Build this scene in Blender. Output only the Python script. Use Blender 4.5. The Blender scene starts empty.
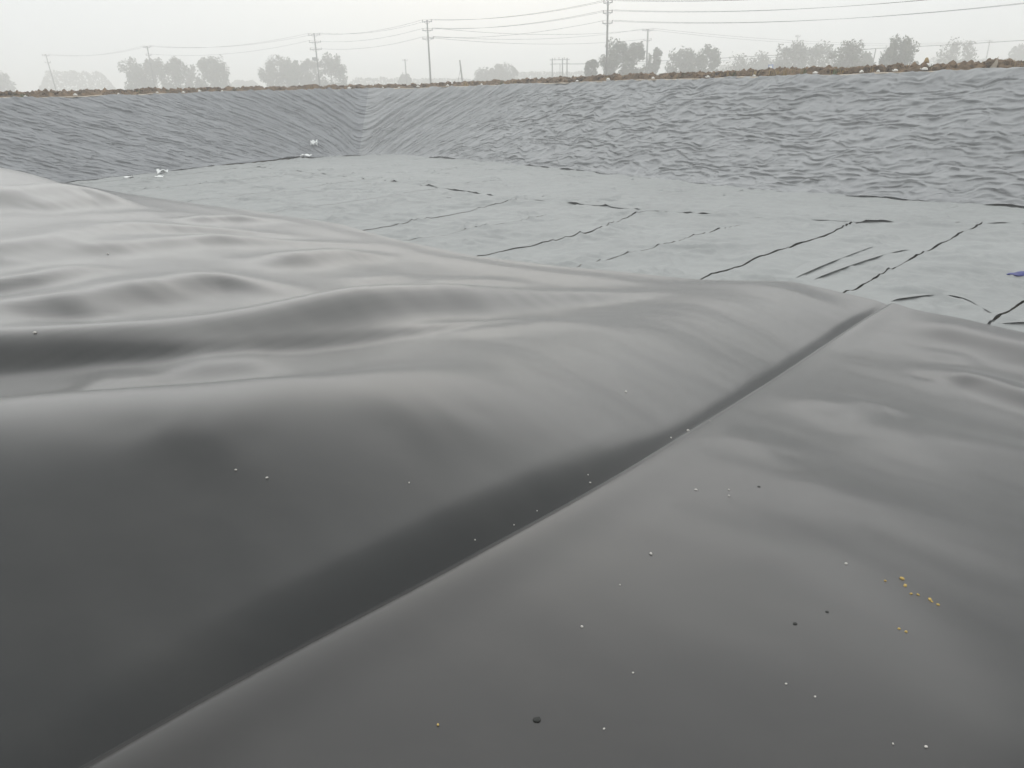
import bpy, bmesh, math, random
import numpy as np
from mathutils import Vector, Matrix

R = math.radians
random.seed(7)
rng = np.random.default_rng(11)
scene = bpy.context.scene
col = scene.collection

# ------------------------------------------------------------------ camera
EYE = 3.0                      # eye height above the pit floor (floor = 0)
F, PITCH, ROLL = 740.0, math.atan(298 / 740.0), R(1.5)
cam = bpy.data.objects.new('camera', bpy.data.cameras.new('camera'))
col.objects.link(cam)
cam.data.sensor_width = 36.0
cam.data.lens = F / 1024 * 36.0
cam.data.clip_start = 0.05
cam.data.clip_end = 6000
_r0 = Vector((1, 0, 0)); _f = Vector((0, math.cos(PITCH), -math.sin(PITCH))); _u0 = Vector((0, math.sin(PITCH), math.cos(PITCH)))
_r = _r0 * math.cos(ROLL) - _u0 * math.sin(ROLL)
_u = _r0 * math.sin(ROLL) + _u0 * math.cos(ROLL)
cam.matrix_world = Matrix(((_r.x, _u.x, -_f.x, 0), (_r.y, _u.y, -_f.y, 0), (_r.z, _u.z, -_f.z, EYE), (0, 0, 0, 1)))
scene.camera = cam

# ------------------------------------------------------------------ world: overcast sky
SUN_ELEV, SUN_AZ = 19.0, 0.0          # azimuth clockwise from +Y: the bright part of the cloud is straight ahead
world = bpy.data.worlds.new('World'); scene.world = world; world.use_nodes = True
nt = world.node_tree; nt.nodes.clear()
N = nt.nodes.new; L = nt.links.new
out = N('ShaderNodeOutputWorld'); bg = N('ShaderNodeBackground')
sky = N('ShaderNodeTexSky'); sky.sky_type = 'NISHITA'; sky.sun_disc = False
sky.sun_elevation = R(SUN_ELEV); sky.sun_rotation = R(SUN_AZ); sky.dust_density = 6.0; sky.air_density = 1.0
tc = N('ShaderNodeTexCoord'); sep = N('ShaderNodeSeparateXYZ'); L(tc.outputs['Generated'], sep.inputs[0])
mx = N('ShaderNodeMath'); mx.operation = 'MAXIMUM'; mx.inputs[1].default_value = 0.0; L(sep.outputs['Z'], mx.inputs[0])
# CIE overcast: luminance grows from horizon to zenith
ramp = N('ShaderNodeMath'); ramp.operation = 'MULTIPLY_ADD'; ramp.inputs[1].default_value = 5.5; ramp.inputs[2].default_value = 9.0
L(mx.outputs[0], ramp.inputs[0])
cl = N('ShaderNodeTexNoise'); cl.inputs['Scale'].default_value = 1.6; cl.inputs['Detail'].default_value = 4.0
L(tc.outputs['Generated'], cl.inputs['Vector'])
clm = N('ShaderNodeMapRange'); clm.inputs[1].default_value = 0.3; clm.inputs[2].default_value = 0.7; clm.inputs[3].default_value = 0.95; clm.inputs[4].default_value = 1.05
L(cl.outputs['Fac'], clm.inputs[0])
mul = N('ShaderNodeMath'); mul.operation = 'MULTIPLY'; L(ramp.outputs[0], mul.inputs[0]); L(clm.outputs[0], mul.inputs[1])
grey = N('ShaderNodeVectorMath'); grey.operation = 'SCALE'; grey.inputs[0].default_value = (0.97, 1.0, 1.0)
L(mul.outputs[0], grey.inputs['Scale'])
mix = N('ShaderNodeMix'); mix.data_type = 'RGBA'; mix.inputs[0].default_value = 0.97
L(sky.outputs[0], mix.inputs[6]); L(grey.outputs[0], mix.inputs[7])
L(mix.outputs[2], bg.inputs['Color']); bg.inputs['Strength'].default_value = 0.1
L(bg.outputs[0], out.inputs['Surface'])

sun = bpy.data.objects.new('sun', bpy.data.lights.new('sun', 'SUN')); col.objects.link(sun)
sun.data.energy = 1.5; sun.data.angle = R(76); sun.data.color = (1.0, 0.985, 0.96)
_sd = Vector((math.sin(R(SUN_AZ)) * math.cos(R(SUN_ELEV)), math.cos(R(SUN_AZ)) * math.cos(R(SUN_ELEV)), math.sin(R(SUN_ELEV))))
sun.rotation_euler = _sd.to_track_quat('Z', 'Y').to_euler(); sun.location = (0, 0, 60)

vs = scene.view_settings
vs.view_transform = 'Standard'; vs.look = 'None'; vs.exposure = 0.0; vs.gamma = 1.0; vs.use_curve_mapping = False
scene.render.resolution_x, scene.render.resolution_y = 1024, 768
scene.cycles.volume_bounces = 2

# ------------------------------------------------------------------ helpers
S2 = math.sqrt(0.5)
def to_uv(x, y): return (x + y) * S2, (x - y) * S2          # u: towards the right-hand bank, v: along it
def to_xy(u, v): return (u + v) * S2, (u - v) * S2

def ray(px, py):
    a, b = px - 512.0, 384.0 - py
    d = _r * a + _u * b + _f * F
    return d.normalized()
def ground_hit(px, py, z=0.0):
    d = ray(px, py); t = (z - EYE) / d.z
    return Vector((d.x * t, d.y * t, z))
def sstep(a, b, x):
    t = np.clip((x - a) / (b - a), 0, 1); return t * t * (3 - 2 * t)

def _hash(ix, iy, seed):
    h = (ix.astype(np.int64) * 374761393 + iy.astype(np.int64) * 668265263 + seed * 974711) & 0xFFFFFFFF
    h = ((h ^ (h >> 13)) * 1274126177) & 0xFFFFFFFF
    h = ((h ^ (h >> 16)) * 2246822519) & 0xFFFFFFFF
    return (h ^ (h >> 15)) & 0xFFFFFFFF
def perlin(x, y, seed=0):
    x = np.asarray(x, float); y = np.asarray(y, float)
    x, y = np.broadcast_arrays(x, y)
    ix, iy = np.floor(x), np.floor(y); fx, fy = x - ix, y - iy
    ux = fx ** 3 * (fx * (fx * 6 - 15) + 10); uy = fy ** 3 * (fy * (fy * 6 - 15) + 10)
    def g(dx, dy):
        a = _hash(ix + dx, iy + dy, seed) * (2 * math.pi / 4294967296.0)
        return np.cos(a) * (fx - dx) + np.sin(a) * (fy - dy)
    a = g(0, 0) * (1 - ux) + g(1, 0) * ux; b = g(0, 1) * (1 - ux) + g(1, 1) * ux
    return (a * (1 - uy) + b * uy) * 1.5
def fbm(x, y, seed=0, oct=3):
    s = 0; a = 1.0
    for i in range(oct): s = s + a * perlin(x * 2 ** i, y * 2 ** i, seed + 17 * i); a *= 0.5
    return s

def mesh_from(name, co, faces, mat=None, smooth=True):
    me = bpy.data.meshes.new(name)
    co = np.asarray(co, np.float32); faces = np.asarray(faces, np.int32)
    me.vertices.add(len(co)); me.vertices.foreach_set('co', co.ravel())
    n, k = faces.shape
    me.loops.add(n * k); me.loops.foreach_set('vertex_index', faces.ravel())
    me.polygons.add(n); me.polygons.foreach_set('loop_start', np.arange(0, n * k, k, dtype=np.int32))
    me.polygons.foreach_set('use_smooth', np.full(n, smooth, bool))
    me.update(calc_edges=True)
    if mat: me.materials.append(mat)
    return me
def grid_faces(ni, nj):
    i, j = np.meshgrid(np.arange(ni - 1), np.arange(nj - 1), indexing='ij')
    a = (i * nj + j).ravel()
    return np.stack([a, a + 1, a + nj + 1, a + nj], 1)
def grid_mesh(name, X, Y, Z, mat, flip=False):
    ni, nj = X.shape
    f = grid_faces(ni, nj)
    if flip: f = f[:, ::-1]
    return mesh_from(name, np.stack([X, Y, Z], -1).reshape(-1, 3), f, mat)
def link(name, me, parent=None, loc=None):
    o = bpy.data.objects.new(name, me); col.objects.link(o)
    if parent: o.parent = parent
    if loc is not None: o.location = loc
    return o
def tag(o, label=None, cat=None, group=None, kind=None):
    if label: o['label'] = label
    if cat: o['category'] = cat
    if group: o['group'] = group
    if kind: o['kind'] = kind
    return o
def empty(name, loc=(0, 0, 0), rz=0.0):
    o = bpy.data.objects.new(name, None); col.objects.link(o); o.location = loc; o.rotation_euler.z = rz
    o.empty_display_size = 0.2
    return o

class MB:
    """collects simple shapes into one mesh"""
    def __init__(s): s.v = []; s.f = []
    def tube(s, pts, rad, n=6, cap=True):
        pts = [Vector(p) for p in pts]; rad = rad if hasattr(rad, '__len__') else [rad] * len(pts)
        base = len(s.v)
        for i, p in enumerate(pts):
            t = (pts[min(i + 1, len(pts) - 1)] - pts[max(i - 1, 0)]).normalized()
            a = t.orthogonal() if abs(t.z) > 0.9 else t.cross(Vector((0, 0, 1)))
            a.normalize(); b = t.cross(a).normalized()
            for k in range(n):
                w = 2 * math.pi * k / n
                s.v.append(p + (a * math.cos(w) + b * math.sin(w)) * rad[i])
        for i in range(len(pts) - 1):
            for k in range(n):
                q = base + i * n; k2 = (k + 1) % n
                s.f.append((q + k, q + k2, q + n + k2, q + n + k))
        if cap:
            s.f.append(tuple(base + k for k in reversed(range(n))))
            s.f.append(tuple(base + (len(pts) - 1) * n + k for k in range(n)))
        return s
    def box(s, c, h, rz=0.0):
        b = len(s.v); cz, sz = math.cos(rz), math.sin(rz)
        for x in (-1, 1):
            for y in (-1, 1):
                for z in (-1, 1):
                    X, Y = x * h[0], y * h[1]
                    s.v.append(Vector((c[0] + X * cz - Y * sz, c[1] + X * sz + Y * cz, c[2] + z * h[2])))
        for q in ((0, 1, 3, 2), (4, 6, 7, 5), (0, 4, 5, 1), (2, 3, 7, 6), (0, 2, 6, 4), (1, 5, 7, 3)): s.f.append(tuple(b + i for i in q))
        return s
    def lathe(s, c, prof, n=8):
        b = len(s.v)
        for r, z in prof:
            for k in range(n):
                w = 2 * math.pi * k / n; s.v.append(Vector((c[0] + r * math.cos(w), c[1] + r * math.sin(w), c[2] + z)))
        for i in range(len(prof) - 1):
            for k in range(n):
                k2 = (k + 1) % n; q = b + i * n
                s.f.append((q + k, q + k2, q + n + k2, q + n + k))
        s.f.append(tuple(b + k for k in reversed(range(n)))); s.f.append(tuple(b + (len(prof) - 1) * n + k for k in range(n)))
        return s
    def mesh(s, name, mat, smooth=False):
        me = bpy.data.meshes.new(name); me.from_pydata([tuple(v) for v in s.v], [], s.f); me.update()
        if smooth: me.polygons.foreach_set('use_smooth', [True] * len(me.polygons))
        if mat: me.materials.append(mat)
        return me
    def build(s, name, mat, parent=None, smooth=False): return link(name, s.mesh(name, mat, smooth), parent)

# ------------------------------------------------------------------ materials
def mat_base(name):
    m = bpy.data.materials.new(name); m.use_nodes = True
    t = m.node_tree; b = t.nodes['Principled BSDF']
    return m, t, b
def noise_node(t, scale, detail=4.0, rough=0.55, vec=None, dim=None):
    n = t.nodes.new('ShaderNodeTexNoise'); n.inputs['Scale'].default_value = scale; n.inputs['Detail'].default_value = detail; n.inputs['Roughness'].default_value = rough
    if vec: t.links.new(vec, n.inputs['Vector'])
    return n
def ramp_node(t, fac, stops):
    r = t.nodes.new('ShaderNodeValToRGB'); e = r.color_ramp.elements
    e[0].position, e[0].color = stops[0][0], (*stops[0][1], 1); e[1].position, e[1].color = stops[-1][0], (*stops[-1][1], 1)
    for p, c in stops[1:-1]: x = e.new(p); x.color = (*c, 1)
    t.links.new(fac, r.inputs['Fac']); return r
def objco(t): return t.nodes.new('ShaderNodeTexCoord').outputs['Object']
def mapped(t, vec, scale, rot=(0, 0, 0)):
    m = t.nodes.new('ShaderNodeMapping'); m.inputs['Scale'].default_value = scale; m.inputs['Rotation'].default_value = rot
    t.links.new(vec, m.inputs['Vector']); return m.outputs[0]
def simple(name, c, rough=0.8, var=0.25, scale=6.0, metal=0.0):
    m, t, b = mat_base(name); n = noise_node(t, scale, vec=objco(t))
    r = ramp_node(t, n.outputs['Fac'], [(0.25, tuple(x * (1 - var) for x in c)), (0.75, tuple(min(1, x * (1 + var)) for x in c))])
    t.links.new(r.outputs[0], b.inputs['Base Color']); b.inputs['Roughness'].default_value = rough; b.inputs['Metallic'].default_value = metal
    return m

def liner_material(name, tint):
    m, t, b = mat_base(name); co = objco(t); ln = t.links.new
    big = noise_node(t, 0.55, 3.0, vec=co)
    base = ramp_node(t, big.outputs['Fac'], [(0.3, tuple(0.85 * x for x in tint)), (0.7, tuple(1.15 * x for x in tint))])
    # thin film of pale dust with a shape of its own
    d1 = noise_node(t, 0.9, 6.0, 0.62, vec=mapped(t, co, (1, 1.6, 1), (0, 0, 0.8)))
    dm = t.nodes.new('ShaderNodeMapRange'); dm.inputs[1].default_value = 0.45; dm.inputs[2].default_value = 0.78; dm.inputs[3].default_value = 0.0; dm.inputs[4].default_value = 0.10
    ln(d1.outputs['Fac'], dm.inputs[0])
    d2 = noise_node(t, 55.0, 3.0, 0.7, vec=co)
    sm = t.nodes.new('ShaderNodeMapRange'); sm.inputs[1].default_value = 0.70; sm.inputs[2].default_value = 0.78; sm.inputs[3].default_value = 0.0; sm.inputs[4].default_value = 0.10
    ln(d2.outputs['Fac'], sm.inputs[0])
    ad = t.nodes.new('ShaderNodeMath'); ad.operation = 'ADD'; ln(dm.outputs[0], ad.inputs[0]); ln(sm.outputs[0], ad.inputs[1])
    mixc = t.nodes.new('ShaderNodeMix'); mixc.data_type = 'RGBA'; ln(ad.outputs[0], mixc.inputs[0]); ln(base.outputs[0], mixc.inputs[6]); mixc.inputs[7].default_value = (0.13, 0.12, 0.11, 1)
    ln(mixc.outputs[2], b.inputs['Base Color'])
    rr = t.nodes.new('ShaderNodeMapRange'); rr.inputs[3].default_value = 0.25; rr.inputs[4].default_value = 0.34; ln(d1.outputs['Fac'], rr.inputs[0]); ln(rr.outputs[0], b.inputs['Roughness'])
    b.inputs['IOR'].default_value = 1.43
    b.inputs['Sheen Weight'].default_value = 0.20; b.inputs['Sheen Roughness'].default_value = 0.3
    fine = noise_node(t, 420.0, 2.0, 0.6, vec=co)
    bp = t.nodes.new('ShaderNodeBump'); bp.inputs['Strength'].default_value = 0.06; bp.inputs['Distance'].default_value = 0.002
    ln(fine.outputs['Fac'], bp.inputs['Height']); ln(bp.outputs[0], b.inputs['Normal'])
    return m
M_liner = liner_material('black_liner_plastic', (0.009, 0.0097, 0.0097))
M_liner2 = liner_material('black_liner_plastic_dusty', (0.0098, 0.0095, 0.0095))

def fabric_material(name, c, var=0.12, bump=0.15):
    m, t, b = mat_base(name); co = objco(t); ln = t.links.new
    n1 = noise_node(t, 0.35, 5.0, 0.6, vec=co); n2 = noise_node(t, 7.0, 4.0, 0.7, vec=co)
    ad = t.nodes.new('ShaderNodeMath'); ad.operation = 'MULTIPLY_ADD'; ad.inputs[1].default_value = 0.45; ln(n2.outputs['Fac'], ad.inputs[0])
    hf = t.nodes.new('ShaderNodeMath'); hf.operation = 'MULTIPLY'; hf.inputs[1].default_value = 0.55; ln(n1.outputs['Fac'], hf.inputs[0]); ln(hf.outputs[0], ad.inputs[2])
    r = ramp_node(t, ad.outputs[0], [(0.3, tuple(x * (1 - var) for x in c)), (0.7, tuple(x * (1 + var) for x in c))])
    ln(r.outputs[0], b.inputs['Base Color']); b.inputs['Roughness'].default_value = 0.75
    b.inputs['Specular IOR Level'].default_value = 0.3
    n3 = noise_node(t, 16.0, 4.0, 0.6, vec=co)
    bp = t.nodes.new('ShaderNodeBump'); bp.inputs['Strength'].default_value = bump; bp.inputs['Distance'].default_value = 0.03
    ln(n3.outputs['Fac'], bp.inputs['Height']); ln(bp.outputs[0], b.inputs['Normal'])
    return m
M_floorcloth = fabric_material('grey_felt_floor', (0.27, 0.278, 0.276))
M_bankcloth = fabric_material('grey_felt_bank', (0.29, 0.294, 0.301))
M_bankshaded = fabric_material('grey_felt_bank_shaded', (0.228, 0.234, 0.246))  # darker copy of the bank felt: the left bank's shade is put into the colour

def soil_material():
    m, t, b = mat_base('clod_soil'); co = objco(t)
    n = noise_node(t, 2.2, 8.0, 0.72, vec=co)
    r = ramp_node(t, n.outputs['Fac'], [(0.30, (0.035, 0.026, 0.018)), (0.45, (0.10, 0.066, 0.036)), (0.58, (0.19, 0.125, 0.07)), (0.72, (0.29, 0.21, 0.13))])
    t.links.new(r.outputs[0], b.inputs['Base Color']); b.inputs['Roughness'].default_value = 0.95
    n3 = noise_node(t, 18.0, 5.0, 0.7, vec=co)
    bp = t.nodes.new('ShaderNodeBump'); bp.inputs['Strength'].default_value = 0.8; bp.inputs['Distance'].default_value = 0.05
    t.links.new(n3.outputs['Fac'], bp.inputs['Height']); t.links.new(bp.outputs[0], b.inputs['Normal'])
    return m
M_soil = soil_material()
M_ground = simple('field_earth', (0.15, 0.125, 0.085), 0.95, 0.35, 0.12)
M_dryedge = simple('pale_dusty_earth', (0.36, 0.31, 0.25), 0.95, 0.2, 3.0)
M_grass = simple('dry_grass', (0.30, 0.215, 0.10), 0.9, 0.35, 1.2)
M_weed = simple('green_weeds', (0.10, 0.125, 0.05), 0.9, 0.3, 1.2)
M_sack = simple('white_woven_sack', (0.66, 0.64, 0.60), 0.8, 0.12, 6.0)
M_white = simple('white_plastic_litter', (0.80, 0.81, 0.80), 0.55, 0.06, 9.0)
M_blue = simple('blue_plastic', (0.018, 0.026, 0.17), 0.5, 0.3, 8.0)
M_conc = simple('pole_concrete', (0.12, 0.12, 0.118), 0.85, 0.15, 1.5)
M_paleconc = simple('pale_concrete', (0.48, 0.48, 0.47), 0.85, 0.12, 1.5)
M_wood = simple('dark_wood_pole', (0.06, 0.055, 0.05), 0.9, 0.2, 2.0)
M_steel = simple('galvanised_steel', (0.20, 0.21, 0.22), 0.55, 0.15, 3.0, 0.4)
M_insul = simple('brown_porcelain', (0.12, 0.08, 0.07), 0.3, 0.1, 3.0)
M_wire = simple('dark_wire', (0.06, 0.06, 0.065), 0.6, 0.1, 1.0)
M_bark = simple('tree_bark', (0.085, 0.075, 0.062), 0.9, 0.2, 2.0)
M_leafA = simple('dusty_leaves', (0.085, 0.092, 0.06), 0.8, 0.35, 0.9)
M_leafB = simple('olive_leaves', (0.10, 0.098, 0.07), 0.8, 0.35, 0.9)
M_pebble = simple('white_pebble', (0.5, 0.48, 0.45), 0.8, 0.1, 40.0)
M_clod = simple('yellow_clay', (0.42, 0.30, 0.10), 0.95, 0.25, 40.0)
M_mud = simple('dark_mud', (0.025, 0.026, 0.024), 0.95, 0.2, 40.0)
M_signblue = simple('blue_sign_paint', (0.05, 0.14, 0.42), 0.5, 0.05, 1.0)

# ------------------------------------------------------------------ base height of the near side of the pit
VL = -32.6            # toe of the left-hand bank
RUN = 4.6             # horizontal run of the banks
CREST = 3.02
def near_bank(u):
    return 1.30 * (1 - sstep(-0.2, 9.2, u)) + (CREST - 1.30) * (1 - sstep(-7.0, -2.2, u))
VLS = -34.2
def base_z(u, v):
    a = near_bank(u); b = np.clip((VLS - v) / RUN, 0, 1) * CREST
    k = 0.08
    h = np.clip(0.5 + 0.5 * (a - b) / k, 0, 1)
    return b * (1 - h) + a * h + k * h * (1 - h) - 0.0 * u
def base_hit(px, py, dz=0.0):
    d = ray(px, py); lo, hi = 0.3, 90.0
    t = lo; prev = lo
    while t < hi:                      # march the sight line to the first point on the surface
        x, y, z = d.x * t, d.y * t, EYE + d.z * t - dz
        u, v = to_uv(x, y)
        if z < float(base_z(np.array(u), np.array(v))):
            a, b = prev, t
            for _ in range(30):
                m = (a + b) / 2; u, v = to_uv(d.x * m, d.y * m)
                if EYE + d.z * m - dz < float(base_z(np.array(u), np.array(v))): b = m
                else: a = m
            return np.array([d.x * b, d.y * b])
        prev = t; t *= 1.01
    return np.array([d.x * hi, d.y * hi])

# ------------------------------------------------------------------ ground: one sheet out to the horizon, with the pit dug into it
UT = 21.2
def axis(fine0, fine1, step, far):
    a = list(np.arange(fine0, fine1 + 1e-6, step)); s = step
    while a[-1] < far: s *= 1.35; a.append(a[-1] + s)
    s = step
    while a[0] > -far: s *= 1.35; a.insert(0, a[0] - s)
    return np.array(a)
au = axis(-16, 34, 0.4, 1000); av = axis(-48, 44, 0.4, 1000)
U, V = np.meshgrid(au, av, indexing='ij')
def bankh(d): return np.clip(d / RUN, 0, 1) * (CREST + 0.1)
hs = [bankh(U - UT - 2.4), bankh(VL - V - 2.2), bankh(V - 30.0)]
nb = near_bank(U)
dout = np.maximum.reduce([U - UT - RUN - 2.4, VL - V - RUN - 2.2, V - 30 - RUN, -U - 8.0])      # distance outside the crest
top = CREST - 0.05 - 0.55 * sstep(2.2, 5.5, dout)
H = np.maximum.reduce(hs + [nb])
Zg = np.where(dout > 0, top, H - 0.16)
Zg = Zg + np.where(dout > 4, 0.10 * fbm(U * 0.11, V * 0.11, 3, 3), 0)
X, Y = to_xy(U, V)
g = link('ground', grid_mesh('ground', X, Y, Zg, M_ground, flip=True))
tag(g, 'flat brown earth around and beneath the lined pit', 'ground', kind='structure')

# ------------------------------------------------------------------ toe and crest lines of the visible banks
toe_px = [(0, 191), (75, 183), (160, 173.5), (250, 163), (330, 157.5), (372, 156), (400, 156.8), (480, 162.5), (600, 175), (690, 185), (770, 193), (900, 203), (1024, 210)]
toe = [np.array(ground_hit(*p)[:2]) for p in toe_px]
eu = np.array([S2, S2]); ev = np.array([S2, -S2])
toe = [toe[0] - eu * 22, toe[0] - eu * 8] + toe + [toe[-1] + ev * 9, toe[-1] + ev * 19]
toe = np.array(toe)
def chaikin(p, n=2):
    for _ in range(n):
        q = [p[0]]
        for a, b in zip(p[:-1], p[1:]): q += [a * 0.75 + b * 0.25, a * 0.25 + b * 0.75]
        q.append(p[-1]); p = np.array(q)
    return p
toe = chaikin(toe, 3)
sl = np.concatenate([[0], np.cumsum(np.linalg.norm(np.diff(toe, axis=0), axis=1))])
ic = int(np.argmax(toe[:, 1])); s_corner = sl[ic]
def toe_at(s):
    return np.stack([np.interp(s, sl, toe[:, 0]), np.interp(s, sl, toe[:, 1])], -1)
SS = np.arange(0, sl[-1], 0.034)
P = toe_at(SS)
w = sstep(s_corner - 4.5, s_corner + 4.5, SS)          # outward direction fans round the corner
ang = (-math.pi * 0.75 * -1) * (1 - w) + (math.pi * 0.25) * w
Nout = np.stack([np.cos(ang), np.sin(ang)], -1)
SC = SS - s_corner
crest_z = CREST + 0.05 * perlin(SS / 6.0, 0 * SS, 5) + 0.03 * perlin(SS / 1.3, 0 * SS, 6) + 0.03 * sstep(0, 14, SC)

def slope_point(S, T):
    """S index array positions along toe, T 0..1 up the slope (1..: over the crest)"""
    p = toe_at(S); wv = sstep(s_corner - 4.5, s_corner + 4.5, S); an = math.pi * 0.75 * (1 - wv) + math.pi * 0.25 * wv
    n = np.stack([np.cos(an), np.sin(an)], -1)
    cz = np.interp(S, SS, crest_z)
    run = RUN * T; z = np.where(T < 1, T * cz, cz)
    return p, n, run, z

# streaks: lines of constant psi; they slant down towards the corner on both sides
sg = np.linspace(SC[0], SC[-1], 3000)
slope_dir = np.where(sg < 0, -0.62 - 1.5 * np.exp(-(sg / 3.5) ** 2), 2.0 * np.exp(-(sg / 5.5) ** 2) + 0.25 * np.exp(-(sg / 12.0) ** 2) + 0.03)
slope_dir = np.where(np.abs(sg) < 0.4, slope_dir * np.abs(sg) / 0.4, slope_dir)
Fs = np.concatenate([[0], np.cumsum((slope_dir[1:] + slope_dir[:-1]) / 2 * np.diff(sg))])
LEN = math.hypot(RUN, CREST)
TT = np.concatenate([np.linspace(-0.012, 1.0, 180), 1 + np.array([0.03, 0.07, 0.12])])
S_, T_ = np.meshgrid(SS, TT, indexing='ij')
p, n, run, z = slope_point(S_, T_)
C_ = S_ - s_corner; tl = T_ * LEN
psi = tl - np.interp(C_, sg, Fs)
warp = 0.35 * fbm(C_ / 1.4, tl / 0.9, 21, 2)
right = sstep(-1, 9, C_)
def ridged(n): return 1 - 2 * np.abs(n)
w1 = perlin(C_ / 0.65 + 0.6 * warp, (psi + warp * 0.8) / 0.18, 31)
w2 = ridged(perlin(C_ / 0.6 + warp, (psi + 1.0 * warp) / 0.22, 32))
def crest_sharp(n): return np.clip(1 - 1.7 * np.abs(n), 0, 1) ** 1.5          # narrow raised creases
wp2 = 0.10 * fbm(C_ / 0.5, tl / 0.35, 22, 2)
w3 = perlin(C_ / 0.36, (psi + 0.7 * warp) / 0.14, 33)
w4 = perlin(C_ / 3.6, psi / 0.9, 34)
c1 = crest_sharp(perlin(C_ / 0.8 + 0.5 * warp, (psi + 0.9 * warp + wp2) / 0.19, 37)); c2 = crest_sharp(perlin(C_ / 0.40 + 0.5 * warp, (psi - 0.6 * warp + wp2) / 0.15, 38))
l2 = crest_sharp(perlin(C_ / 1.7, (psi + 0.25 * warp + wp2) / 0.25, 36)); l3 = crest_sharp(perlin(C_ / 0.9, (psi - 0.2 * warp + wp2) / 0.15, 39))
v1 = crest_sharp(1.3 * perlin(C_ / 1.1 + 0.4 * warp, (psi + 0.8 * warp - wp2) / 0.33, 45)); v2 = crest_sharp(1.3 * perlin(C_ / 2.2, (psi + 0.3 * warp - wp2) / 0.34, 46))
disp = - 0.012 * right * v1 - 0.025 * (1 - right) * v2 + right * (0.044 * w1 + 0.046 * c1 + 0.010 * c2 + 0.006 * w3 + 0.03 * w4) + (1 - right) * (0.026 * perlin(C_ / 2.0, (psi + 0.3 * warp) / 0.24, 35) + 0.055 * l2 + 0.028 * l3 + 0.004 * w3 + 0.05 * w4)
amp = 0.35 + 0.65 * sstep(-0.02, 0.06, T_) ; amp = amp * (1 - 0.75 * sstep(0.985, 1.06, T_))
corner_fold = np.exp(-(C_ / 5.0) ** 2) * sstep(0, 0.3, T_) * 0.10 * crest_sharp(perlin(C_ / 3.2, (psi + 0.2 * warp) / 0.55, 41))
disp = (disp + corner_fold) * amp * (1.0 + 0.25 * right)
sag = -0.10 * np.sin(np.clip(T_, 0, 1) * math.pi) + 0.06 * perlin(C_ / 5.0, tl / 2.5, 44)
sn, cn = CREST / LEN, RUN / LEN
droop = 1.05 * np.clip(disp + 0.02, -0.03, 0.2) * sstep(0.02, 0.10, T_) * (1 - sstep(0.93, 0.99, T_))      # folds hang over downhill
d_h = -(disp + sag) * sn - droop * cn; d_v = (disp + sag) * cn - droop * sn
lip = 0.07 + 0.11 * np.clip(fbm(S_ / 2.2, 0 * S_, 51, 3) + 0.3, 0, 1)         # the hem stands a little off the floor here and there
hem = (1 - sstep(-0.012, 0.03, T_))
bulge = 0.17 * np.exp(-((T_ - 0.03) / 0.03) ** 2) * np.clip(0.4 + perlin(S_ / 3.0, 0 * S_, 52), 0, 1)
Xb = p[..., 0] + n[..., 0] * (run + d_h - bulge); Yb = p[..., 1] + n[..., 1] * (run + d_h - bulge)
Zb = np.maximum(z + d_v + hem * lip, 0.03)
bank = empty('embankment', (0, 0, 0))
tag(bank, 'sloping sides of the pit covered in wrinkled grey felt', 'embankment', kind='structure')
bank.location = (0, 0, 0)
i_split = int(np.argmin(np.abs(SC)))
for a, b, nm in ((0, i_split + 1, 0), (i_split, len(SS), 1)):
    o = link('felt_cover', grid_mesh('felt_cover', Xb[a:b], Yb[a:b], Zb[a:b], (M_bankshaded, M_bankcloth)[nm]), bank)
    o['label'] = ('blue grey felt with slanting creases on left bank, shade put into its colour', 'pale grey felt with rippled creases on right bank')[nm]

# ------------------------------------------------------------------ felt strips on the floor
floor = empty('pit_floor', (0, 0, 0))
tag(floor, 'flat pit floor covered with pale grey felt strips', 'floor', kind='structure')
fl = axis(-10, 10, 5, 40)
UU, VV = np.meshgrid(np.arange(5.5, 27, 0.5), np.arange(-38, 34, 0.5), indexing='ij')
XX, YY = to_xy(UU, VV)
o = link('subgrade', grid_mesh('subgrade', XX, YY, np.zeros_like(XX) - 0.035, M_ground, flip=True), floor)
def seam_px(pts): return np.array([to_uv(*ground_hit(*q)[:2]) for q in pts])
known = {  # open seams as seen, image points on the floor plane
 'a': seam_px([(995, 324), (1024, 304)]), 'b': seam_px([(855, 292), (900, 268), (981, 226)]), 'c': seam_px([(707, 281), (780, 253), (858, 225)]),
 'd': seam_px([(593, 266), (670, 246), (738, 227)]), 'e': seam_px([(500, 255), (545, 245), (590, 235), (640, 215)]), 'f': seam_px([(420, 242), (470, 231), (527, 222), (560, 214)]), 'g': seam_px([(390, 228), (470, 213), (515, 203)])}
opening = {'a': 0.9, 'b': 1.0, 'c': 1.0, 'd': 0.95, 'e': 0.9, 'f': 0.75, 'g': 0.7}
ug = np.arange(5.5, 25.0, 0.06)
bounds = []
for k in 'abcdefg':
    q = known[k]; q = q[np.argsort(q[:, 0])]
    A = np.polyfit(q[:, 0], q[:, 1], 1)
    line = A[0] * 0.35 * (ug - q[:, 0].mean()) + q[:, 1].mean()
    inn = np.interp(ug, q[:, 0], q[:, 1]); wgt = sstep(q[0, 0] - 2, q[0, 0], ug) * (1 - sstep(q[-1, 0], q[-1, 0] + 2, ug))
    vline = line * (1 - wgt) + inn * wgt
    rngw = sstep(q[0, 0] - 3, q[0, 0] - 1.5, ug) * (1 - sstep(q[-1, 0] - 0.1, q[-1, 0] + 0.3, ug))
    bounds.append((vline, opening[k] * rngw))
v0 = bounds[0][0]; vN = bounds[-1][0]
for i in range(15): bounds.insert(0, (bounds[0][0] * 0.5 + (bounds[0][0].mean() * 0.5) + 2.06, 0.10 + 0 * ug))
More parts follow.
